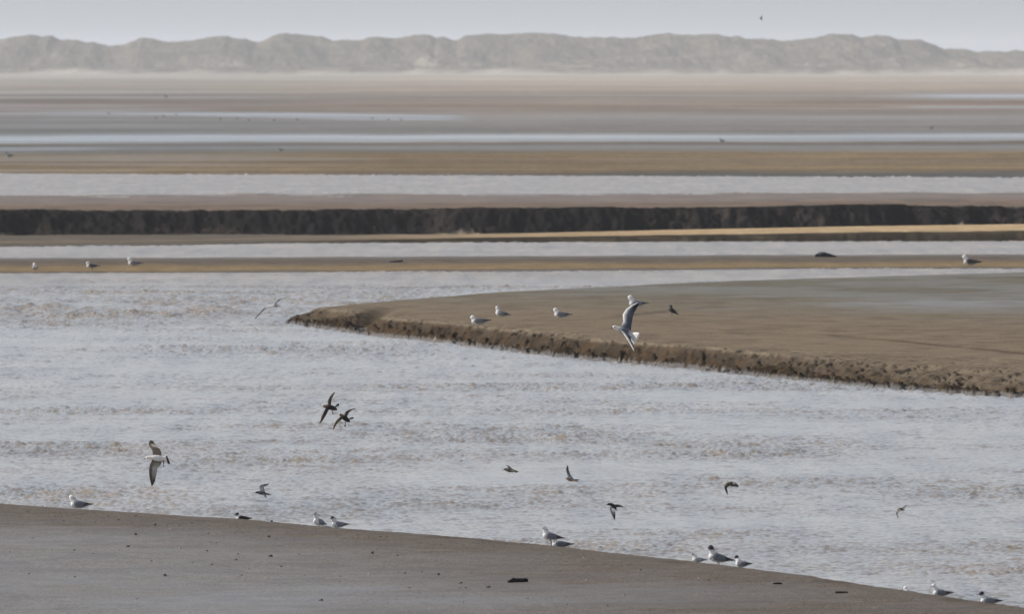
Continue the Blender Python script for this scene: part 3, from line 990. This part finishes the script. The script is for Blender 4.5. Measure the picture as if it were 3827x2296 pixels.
flying_bird('wader', 280, (920, 1780), .0741, 'dark-headed wader with one wing raised, flying left of the sitting gulls', 'wader', FG,
            body=[(452, 868, 22, K_), (500, 842, 45, K_), (590, 842, 66, (.05, .05, .055), 0, DGREY), (740, 862, 98, DGREY), (880, 885, 84, DGREY), (1020, 910, 52, DGREY), (1160, 940, 34, BLACK), (1280, 972, 12, BROWN)],
            wings=[[(680, 810, .0, 965, 840, .0, UW, UW), (655, 640, .05, 905, 655, .05, UW, UW), (652, 560, .08, 872, 560, .07, BLACK, DGREY), (765, 468, .11, 985, 520, .10, BLACK, DGREY), (1060, 415, .15, 1080, 470, .14, BLACK, BLACK), (1150, 408, .16, 1142, 448, .16, BLACK, BLACK)],
                   [(840, 930, -.02, 1000, 945, -.01, DGREY, DGREY), (900, 1020, -.07, 1000, 1020, -.06, DGREY, DGREY), (1010, 1095, -.12, 1042, 1080, -.12, BROWN, BROWN), (1040, 1112, -.13, 1050, 1105, -.13, BROWN, BROWN)]],
            bill=((460, 868), (272, 892), 14, 0), voxel=.0026, th=.0072)
flying_bird('gull', 505, (930, 1080), .0876, 'distant white gull gliding with long tilted wings beside the tip of the island', 'gull', FG,
            body=[(730, 752, 8, W_), (820, 745, 26, W_), (930, 732, 46, W_), (1060, 722, 60, W_), (1180, 720, 64, W_, 0, DGREY), (1260, 722, 46, W_), (1310, 735, 24, W_)],
            wings=[[(1120, 680, -.06, 1020, 700, .08, G_, G_), (1250, 475, .05, 1240, 520, .15, DGREY, G_), (1410, 398, .12, 1400, 440, .20, W_, W_), (1580, 333, .18, 1575, 370, .24, W_, W_), (1740, 290, .24, 1738, 308, .27, W_, W_)],
                   [(1060, 750, -.10, 900, 780, .04, W_, DGREY), (800, 770, -.14, 760, 815, -.03, W_, DGREY), (640, 860, -.18, 620, 905, -.09, BRN, BRN), (480, 1040, -.22, 468, 1080, -.15, BRN, BRN), (272, 1262, -.27, 264, 1280, -.24, BRN, BRN)]],
            bill=((1315, 738), (1380, 772), 12, 0), voxel=.005, th=.014)
OL = (0.13, 0.12, 0.09)
flying_bird('wader', 298, (1850, 1710), .1415, 'small grey-brown wader with a white rump, wings lifted, skimming mid channel', 'wader', FG,
            body=[(232, 330, 14, OL), (262, 320, 32, OL), (310, 332, 44, TAN, 0, PAL), (380, 350, 54, DGREY, 0, OL), (470, 360, 42, DGREY), (540, 375, 26, OL), (628, 386, 8, OL)],
            wings=[[(320, 330, .01, 492, 345, .01, DGREY, DGREY), (330, 270, .05, 440, 300, .05, DGREY, DGREY), (318, 235, .08, 395, 255, .08, DGREY, DGREY), (285, 212, .11, 310, 226, .11, OL, OL)],
                   [(400, 350, -.02, 500, 360, -.02, OL, OL), (480, 372, -.08, 540, 385, -.08, OL, OL), (575, 404, -.13, 592, 406, -.13, BLACK, BLACK)]],
            tail=[(478, 318, .0, 490, 350, 0, W_, W_), (500, 322, .0, 508, 345, 0, W_, W_)],
            bill=((236, 333), (172, 356), 7, 0), voxel=.0026, th=.0072)
flying_bird('wader', 299, (1850, 1710), .1415, 'small wader with orange head and one wing straight up, skimming mid channel', 'wader', FG,
            body=[(1872, 556, 12, (.4, .22, .1)), (1905, 556, 36, (.42, .24, .12)), (1945, 590, 42, PAL), (2010, 606, 42, DGREY, 0, PAL), (2090, 612, 34, DGREY), (2160, 608, 22, OL), (2240, 604, 7, OL)],
            wings=[[(1940, 575, .0, 2090, 600, .0, UW, UW), (1900, 440, .07, 1998, 475, .07, DGREY, UW), (1868, 330, .12, 1952, 362, .12, DGREY, DGREY), (1892, 250, .15, 1938, 270, .15, DGREY, DGREY), (1908, 226, .16, 1922, 236, .16, BLACK, BLACK)],
                   [(2010, 610, -.02, 2110, 620, -.02, OL, OL), (2080, 625, -.08, 2150, 630, -.08, RU, OL), (2170, 640, -.13, 2195, 640, -.13, RU, RU)]],
            tail=[(2095, 575, 0, 2105, 605, 0, W_, W_), (2118, 578, 0, 2128, 602, 0, W_, W_)],
            bill=((1875, 560), (1845, 572), 7, 0), voxel=.0026, th=.0072)
VD = (0.035, 0.03, 0.032)
flying_bird('wader', 274, (2240, 1850), .0876, 'blackish wader with wings beating down over the standing gull', 'wader', FG,
            body=[(315, 435, 18, VD), (388, 412, 52, VD), (500, 425, 70, VD), (610, 490, 84, VD), (690, 590, 54, VD), (735, 668, 12, VD)],
            wings=[[(440, 540, -.02, 665, 590, -.02, VD, VD), (438, 620, -.05, 672, 660, -.05, DGREY, W_), (470, 740, -.09, 682, 780, -.09, DGREY, (.4, .36, .34)), (540, 880, -.12, 684, 900, -.12, DGREY, BROWN), (625, 1075, -.15, 668, 1050, -.15, DGREY, DGREY)],
                   [(640, 430, .03, 700, 560, .03, VD, VD), (790, 425, .08, 820, 540, .08, DGREY, VD), (930, 478, .12, 945, 548, .12, VD, VD), (1050, 548, .15, 1045, 556, .15, BROWN, BROWN)]],
            bill=((330, 430), (205, 492), 13, 0), voxel=.0026, th=.0072)
flying_bird('wader', 284, (2680, 1780), .0606, 'olive-brown wader with yellowish face and drooped wing, right of the blackish wader', 'wader', FG,
            body=[(480, 530, 20, PAL), (560, 500, 54, (.34, .25, .10)), (660, 480, 72, OL), (780, 460, 86, OL), (920, 430, 90, OL), (1040, 450, 70, W_), (1140, 500, 56, DGREY), (1260, 580, 42, DGREY), (1350, 665, 12, BLACK)],
            wings=[[(620, 500, -.02, 830, 590, -.02, OL, OL), (430, 620, -.06, 640, 680, -.06, OL, BROWN), (445, 760, -.09, 602, 790, -.09, VD, BROWN), (520, 960, -.12, 650, 960, -.12, VD, VD), (622, 1165, -.15, 652, 1155, -.15, VD, VD)],
                   [(840, 470, .02, 820, 650, -.01, VD, OL), (980, 520, .06, 1020, 665, .03, VD, DGREY), (1180, 580, .10, 1180, 685, .08, VD, DGREY), (1340, 670, .14, 1330, 695, .13, VD, VD)]],
            bill=((490, 535), (405, 560), 12, 0), voxel=.0026, th=.0072)
PK = (0.5, 0.36, 0.30)
flying_bird('wader', 275, (3320, 1870), .0606, 'reddish wader with white stripes along both curved wings, rightmost in flight', 'wader', FG,
            body=[(560, 590, 22, RU), (640, 580, 56, RU), (740, 560, 84, (.16, .11, .06)), (850, 590, 82, BROWN), (930, 630, 52, (.5, .42, .38)), (1030, 640, 28, W_)],
            wings=[[(640, 580, -.01, 830, 680, -.01, RU, W_), (475, 700, -.06, 660, 740, -.05, PK, W_), (448, 860, -.10, 610, 880, -.09, BROWN, W_), (490, 990, -.13, 610, 990, -.12, PAL, W_), (560, 1110, -.15, 605, 1100, -.15, PAL, BRN)],
                   [(850, 500, .02, 1010, 560, .02, RU, W_), (930, 390, .06, 1080, 470, .06, PK, W_), (1050, 330, .10, 1180, 390, .10, PK, W_), (1320, 340, .15, 1310, 375, .15, W_, W_)]],
            bill=((570, 592), (490, 612), 11, 0), voxel=.0026, th=.0072)
flying_bird('bird', 900, (2830, 40), 1.0, 'tiny dark bird alone in the sky above the dunes', 'bird', FG,
            body=[(9, 26, 1, VD), (12, 27, 2.2, VD), (16, 28, 2.4, VD), (20, 29, 1.0, VD)],
            wings=[[(12, 27, 0, 17, 28, 0, VD, VD), (15, 20, .03, 18, 21, .03, VD, VD), (18, 14, .05, 19, 14, .05, VD, VD)], [(12, 28, 0, 17, 29, 0, VD, VD), (15, 33, -.03, 18, 34, -.03, VD, VD), (17, 39, -.05, 18, 39, -.05, VD, VD)]],
            voxel=.008, th=.012)


def near_place(px, back=0.0):
    """a spot on the near crest below photo column px, 'back' metres behind the crest"""
    a = ray(px, 2000)[0]
    Y = 250.0
    for _ in range(30): Y = 0.5 * Y + 0.5 * (float(crestY(np.array([a * Y]))[0]) + back)
    X = a * Y
    return Vector((X, Y, float(z_near(np.array([X]), np.array([Y]))[0]) - 0.004))


NG = 'birds resting along the crest of the near sandbank'
k_ = math.radians


def near(name, px, back, pxlen, yaw, label, cat='gull', **kw):
    p = near_place(px, back)
    return resting_bird(name, p, pxlen / F * p.y, k_(yaw), label, cat, NG, **kw)


near('gull', 299, 0.7, 88, -14, 'grey-backed white gull sitting alone on the left of the near sand crest', mantle=(.22, .23, .26), neck=1.15, turn=k_(-150))
near('dark_bird', 908, 2.3, 62, -8, 'dark brown bird with a white breast crouching on the near sand crest', 'bird', mantle=(.03, .018, .016), tips=(.03, .018, .016), head=BLACK, hood='hood', tail=BLACK, neck=.8)
near('dark_bird', 1018, 3.0, 44, -80, 'small black head poking up from behind the near sand crest', 'bird', mantle=VD, head=BLACK, hood='hood', neck=.6, tips=VD, tail=VD, under=VD)
near('gull', 1193, 0.6, 76, 52, 'upright gull with dark cheeks and bill to the right, first of three together', hood='smudge', head=W_, neck=1.5, mantle=GREY, turn=k_(-128), tilt=k_(12))
near('gull', 1226, 3.1, 62, 20, 'low grey head between two taller gulls on the near sand crest', hood='smudge', head=W_, neck=1.0, turn=k_(-160))
near('gull', 1268, 1.4, 72, 24, 'black-masked gull looking right, last of three together on the crest', hood='half', head=W_, neck=1.55, turn=k_(-156), mantle=(.3, .31, .34))
near('gull', 2062, 0.2, 86, -12, 'grey and white gull standing on two thin legs at the crest', hood='smudge', head=W_, neck=1.2, stand=.085, tilt=k_(8), turn=k_(-150), mantle=(.24, .25, .28), bill_len=.8)
near('gull', 2098, 2.2, 84, -5, 'grey gull lying half hidden behind the standing gull', neck=-.1, hood='white', turn=k_(170), mantle=(.20, .21, .24))
near('gull', 2612, 0.3, 62, -20, 'small white gull with grey cap sitting left of the black-hooded gull', hood='smudge', head=W_, neck=1.2, turn=k_(150), mantle=(.45, .46, .48), tips=GREY)
near('gull', 2688, 0.4, 102, -6, 'tall black-hooded gull with grey back and black wing tips on the crest', hood='hood', head=HOOD, neck=1.3, stand=.022, tilt=k_(10), turn=k_(-140), mantle=(.20, .22, .25), legs=True)
near('gull', 2776, 0.9, 76, -35, 'black-hooded gull facing left with white breast, on the slope of the crest', hood='hood', head=HOOD, neck=1.35, mantle=(.24, .25, .29), turn=k_(25))
near('gull', 3406, 3.0, 70, -30, 'white head just showing over the crest near the lower right corner', neck=1.0)
near('gull', 3520, 1.7, 80, -12, 'white-headed gull lying low behind the crest near the lower right corner', neck=1.5, mantle=(.24, .25, .29), turn=k_(-60))
near('gull', 3700, 2.2, 86, -10, 'black-hooded gull lying low at the lower right corner', hood='hood', head=HOOD, neck=1.3, mantle=(.3, .31, .34))

IG = 'birds resting on the island'


def isle_bird(name, px, py, pxlen, yaw, label, cat='gull', **kw):
    p = on(px, py, z_isle_smooth, 500)
    p.z -= 0.004
    return resting_bird(name, p, pxlen / F * p.y, k_(yaw), label, cat, IG, **kw)


isle_bird('gull', 1793, 1217, 76, -10, 'white gull hunched low with dark wing, nearest the broken edge of the island', neck=.35, mantle=(.22, .23, .26), tilt=k_(-4))
isle_bird('gull', 1876, 1186, 64, -28, 'upright grey-backed gull sitting behind the hunched one on the island', neck=1.2, hood='smudge', head=W_, mantle=(.25, .26, .28), turn=k_(-120), tilt=k_(8))
isle_bird('gull', 2100, 1191, 70, -14, 'white-breasted gull sitting alone on the middle of the island', neck=.8, mantle=(.22, .23, .26))
isle_bird('gull', 2382, 1150, 74, -10, 'white gull partly hidden behind the wing of the flying gull', neck=1.3, mantle=(.30, .31, .36))
isle_bird('dark_bird', 2514, 1184, 46, -22, 'small dark upright bird standing on thin legs on the island', 'bird', neck=.6, mantle=VD, tips=VD, head=VD, under=(.05, .05, .045), hood='hood', tail=VD, stand=.10, tilt=k_(32))

BG = 'birds resting on the low sandbar'


def bar_bird(name, px, py, pxlen, yaw, label, cat='gull', **kw):
    p = on(px, py, z_bar, 640)
    p.z = max(p.z, 0.0) - 0.004
    return resting_bird(name, p, pxlen / F * p.y, k_(yaw), label, cat, BG, **kw)


bar_bird('gull', 131, 1022, 52, -80, 'gull seen head on at the left end of the low sandbar', neck=.7, mantle=GREY, under=(.6, .5, .46))
bar_bird('gull', 345, 1024, 52, -10, 'dark-winged gull standing at the water edge of the low sandbar', neck=.3, mantle=(.09, .09, .09), tips=VD, stand=.06)
bar_bird('gull', 503, 998, 58, -10, 'pale grey gull sitting high on the left of the low sandbar', neck=.9, mantle=(.24, .24, .27))
bar_bird('gull', 3630, 994, 70, -8, 'white-fronted gull with a dark back at the right end of the low sandbar', neck=1.1, mantle=(.07, .07, .075), tips=VD, tail=DGREY)

# far birds: one small walker, copied
FAR = 'far birds on the tidal flats'
walker = resting_bird('wading_bird', Vector((0, 0, 0)), 0.42, 0.0, 'x', 'bird', FAR, neck=1.2, mantle=(.2, .2, .2), tips=VD, head=DGREY, under=(.4, .4, .4), hood='hood', stand=.08)
far_list = [(36, 594, 0.55, 'dark bird at the left edge on the far wet flats'), (1050, 568, 0.40, 'single pale-lit bird on the far flats above the ochre sand'), (2699, 536, 0.55, 'dark bird by the far strip of water right of the middle'),
            (620, 368, 0.9, 'larger dark bird standing alone on the grey flats left of the middle'), (407, 428, .34, None), (583, 446, .34, None), (613, 438, .34, None), (660, 432, .34, None),
            (823, 450, .34, None), (884, 446, .34, None), (932, 455, .34, None), (1024, 453, .34, None), (1112, 452, .34, None), (1390, 446, .3, None), (1450, 450, .3, None), (1500, 451, .3, None), (3480, 486, .5, 'dark bird on the brown far flats at the right')]
kids = list(walker.children)
for i, (px, py, ln, lab) in enumerate(far_list):
    if i == 0: o = walker
    else:
        o = walker.copy(); C.objects.link(o)
        for ch in kids:
            c2 = ch.copy(); C.objects.link(c2); c2.parent = o
    p = on(px, py, z_flat, 1500)
    o.location = p
    sc = 0.85 * ln / 0.42 * random.uniform(0.9, 1.1)
    o.scale = (sc, sc, sc)
    o.rotation_euler = (0, 0, random.choice([0, math.pi]) + random.uniform(-.5, .5))
    o['label'] = lab or 'tiny wading bird at the long pale pool on the far flats'

# ------------------------------------------------------------------ driftwood and small things on the sand
def chunk(name, size, mat, seed, prof=None):
    """irregular weathered piece: a bent, tapered, faceted block"""
    r = random.Random(seed)
    bm = bmesh.new()
    n, m = 12, 10
    rings = []
    for i in range(n):
        t = i / (n - 1)
        hgt = prof(t) if prof else 1 - 0.25 * abs(2 * t - 1) ** 3
        zz = 0.0
        ring = []
        for k in range(m):
            a = 6.2832 * k / m
            j = 1 + r.uniform(-.13, .13)
            y = math.copysign(abs(math.cos(a)) ** .6, math.cos(a)) * size[1] / 2 * j
            z = math.copysign(abs(math.sin(a)) ** .6, math.sin(a)) * size[2] / 2 * hgt * j
            ring.append(bm.verts.new(((t - .5) * size[0] + r.uniform(-.01, .01) * size[0], y * (0.6 + .4 * hgt), size[2] / 2 * hgt + z)))
        rings.append(ring)
    for i in range(n - 1):
        for k in range(m):
            bm.faces.new((rings[i][k], rings[i][(k + 1) % m], rings[i + 1][(k + 1) % m], rings[i + 1][k]))
    bm.faces.new(rings[0][::-1]); bm.faces.new(rings[-1])
    bmesh.ops.recalc_face_normals(bm, faces=bm.faces)
    me = bpy.data.meshes.new(name); bm.to_mesh(me); bm.free()
    me.materials.append(mat)
    o = bpy.data.objects.new(name, me); C.objects.link(o)
    return o


def place(o, p, yaw=0.0):
    o.location = p; o.rotation_euler = (0, 0, yaw)
    return o


p = on(1935, 2179, z_near, 240); m = p.y / F
place(put(chunk('driftwood', (76 * m, 30 * m, 17 * m), M_wood, 3, lambda t: min(1, 0.35 + 3.2 * t) * (1.08 if .2 < t < .3 else .92) * (1 if t < .93 else .8)),
          'black waterlogged piece of wood lying on the near sandbank', 'driftwood'), p, 0.03)
p = on(2906, 2186, z_near, 230); m = p.y / F
place(put(chunk('stick', (34 * m, 14 * m, 7 * m), M_wood, 5), 'short dark stick half sunk in the near sand, left of the longer one', 'stick'), p, -0.1)
p = on(3145, 2219, z_near, 230); m = p.y / F
place(put(chunk('stick', (48 * m, 14 * m, 7 * m), M_wood, 6), 'longer dark stick half sunk in the near sand at the right', 'stick'), p, -0.06)
p = on(1480, 981, z_bar, 640); m = p.y / F
place(put(chunk('driftwood', (50 * m, 30 * m, 12 * m), plain('grey driftwood', (.06, .058, .055), .7, .2, 12), 8, lambda t: 0.45 + 0.55 * t ** 1.2),
          'small grey curved driftwood on the low sandbar', 'driftwood'), p, 0.0)
p = on(3086, 961, z_bar, 650); m = p.y / F
place(put(chunk('driftwood', (80 * m, 50 * m, 19 * m), plain('black driftwood', (.025, .026, .03), .6, .2, 12), 9, lambda t: max(.25, min(1, .5 + 2.2 * t) * (1 - max(0, t - .45) * 1.35))),
          'large black hump of driftwood on the low sandbar at the right', 'driftwood'), p, 0.0)

Z1 = [(200, 750), (400, 780), (460, 815), (680, 757), (780, 780), (855, 808), (980, 780), (1015, 785), (950, 825), (1120, 845), (1205, 845), (1295, 847), (1395, 855), (1385, 828), (1665, 865),
      (980, 915), (1505, 905), (240, 940), (1940, 932), (2075, 898), (2170, 903), (2120, 943), (2280, 897), (1520, 970), (1565, 973), (925, 1000), (860, 1025), (375, 1025), (455, 1027), (537, 1027),
      (672, 1050), (1300, 1012), (1495, 1033), (1720, 1055), (1435, 1060), (1955, 1072), (1705, 1097), (1155, 1097), (1095, 1105), (1390, 1118), (1530, 1130), (1650, 1147), (2030, 1145), (1800, 1163),
      (210, 1197), (1190, 1212), (1215, 1212), (540, 1220), (2460, 1215), (2455, 1255), (2320, 1390), (990, 1378), (2160, 1055), (145, 787), (265, 752), (430, 750), (70, 1040), (2200, 1210), (1745, 1207)]
Z2 = [(120, 917), (200, 935), (285, 930), (330, 930), (265, 1020), (228, 1050), (410, 1065), (415, 1185), (465, 1193), (585, 1183), (705, 1205), (935, 1197), (865, 1265), (860, 1300), (900, 1297),
      (1065, 1295), (495, 1300), (570, 1337), (740, 1357), (550, 1370), (1355, 1163), (1350, 1375), (885, 1403), (340, 1405), (1635, 1420), (1745, 1150), (1625, 1107), (2305, 1390), (2165, 1170), (2050, 1350), (1925, 1425), (1580, 1180)]
Z3 = [(165, 1325), (880, 1398), (915, 1398), (120, 1235), (195, 1243), (430, 1300), (1330, 1390)]
spots = [(x * .5176, 1528 + y * .5176) for x, y in Z1] + [(1274 + x * .5176, 1528 + y * .5176) for x, y in Z2] + [(2547 + x * .5176, 1528 + y * .5176) for x, y in Z3]
BIGS = {(1190, 1212), (925, 1000), (2320, 1390), (980, 915), (865, 1265), (1065, 1295), (705, 1205), (1940, 932), (1120, 845), (228, 1050), (1955, 1072)}
bigset = {(x * .5176, 1528 + y * .5176) for x, y in BIGS} | {(1274 + x * .5176, 1528 + y * .5176) for x, y in BIGS}
clods = []
for i in range(6):
    o = chunk('mud_clod', (0.030, 0.022, 0.016), M_clod, 20 + i, lambda t, q=i: (math.sin(math.pi * (0.12 + 0.76 * t)) ** .7) * (1 + 0.25 * math.sin(9 * t + q)))
    clods.append(o)
for i, (px, py) in enumerate(spots):
    if i < 6: o = clods[i]
    else:
        o = clods[i % 6].copy(); C.objects.link(o)
    p = on(px, py, z_near, 250)
    o.location = p - Vector((0, 0, 0.002))
    sc = (1.2 if (px, py) in bigset else random.uniform(0.4, 0.8))
    o.scale = (sc * random.uniform(.8, 1.3), sc, sc * random.uniform(.8, 1.15))
    o.rotation_euler = (0, 0, random.uniform(0, 6.28))
    put(o, 'small dark clod of mud on the smooth near sand', 'mud clod', 'dark clods scattered over the near sandbank')
sh = [(310, 1942), (635, 1980), (1378, 2148), (1446, 2190), (1520, 2288), (1760, 2150), (2180, 2087), (2190, 2172), (2612, 2165), (2650, 2170), (1606, 2278), (670, 2052)]
sm = chunk('shell', (0.016, 0.012, 0.008), M_shell, 50, lambda t: math.sin(math.pi * (0.1 + 0.8 * t)))
for i, (px, py) in enumerate(sh):
    o = sm if i == 0 else sm.copy()
    if i: C.objects.link(o)
    o.location = on(px, py, z_near, 250)
    o.rotation_euler = (0, 0, random.uniform(0, 6.28))
    put(o, 'tiny pale shell fragment on the near sand', 'shell', 'pale shells on the near sandbank')

# ------------------------------------------------------------------ haze over the bay
def build_haze():
    x, y0, y1, z0, z1 = 9500.0, -500.0, 22500.0, -2.5, 26.0
    bm = bmesh.new()
    bmesh.ops.create_cube(bm, size=1.0)
    for v in bm.verts:
        v.co = ((v.co.x) * 2 * x, y0 + (v.co.y + .5) * (y1 - y0), z0 + (v.co.z + .5) * (z1 - z0))
    me = bpy.data.meshes.new('haze'); bm.to_mesh(me); bm.free()
    m = bpy.data.materials.new('sea haze'); m.use_nodes = True
    n = m.node_tree.nodes; n.remove(n['Principled BSDF'])
    v = n.new('ShaderNodeVolumePrincipled')
    v.inputs['Color'].default_value = (0.84, 0.88, 0.95, 1)
    v.inputs['Density'].default_value = 4.7e-5
    v.inputs['Anisotropy'].default_value = 0.2
    m.node_tree.links.new(v.outputs[0], n['Material Output'].inputs['Volume'])
    me.materials.append(m)
    o = bpy.data.objects.new('haze', me); C.objects.link(o)
    put(o, kind='stuff')
    o['label'] = 'thin pale sea haze over the bay'


build_haze()
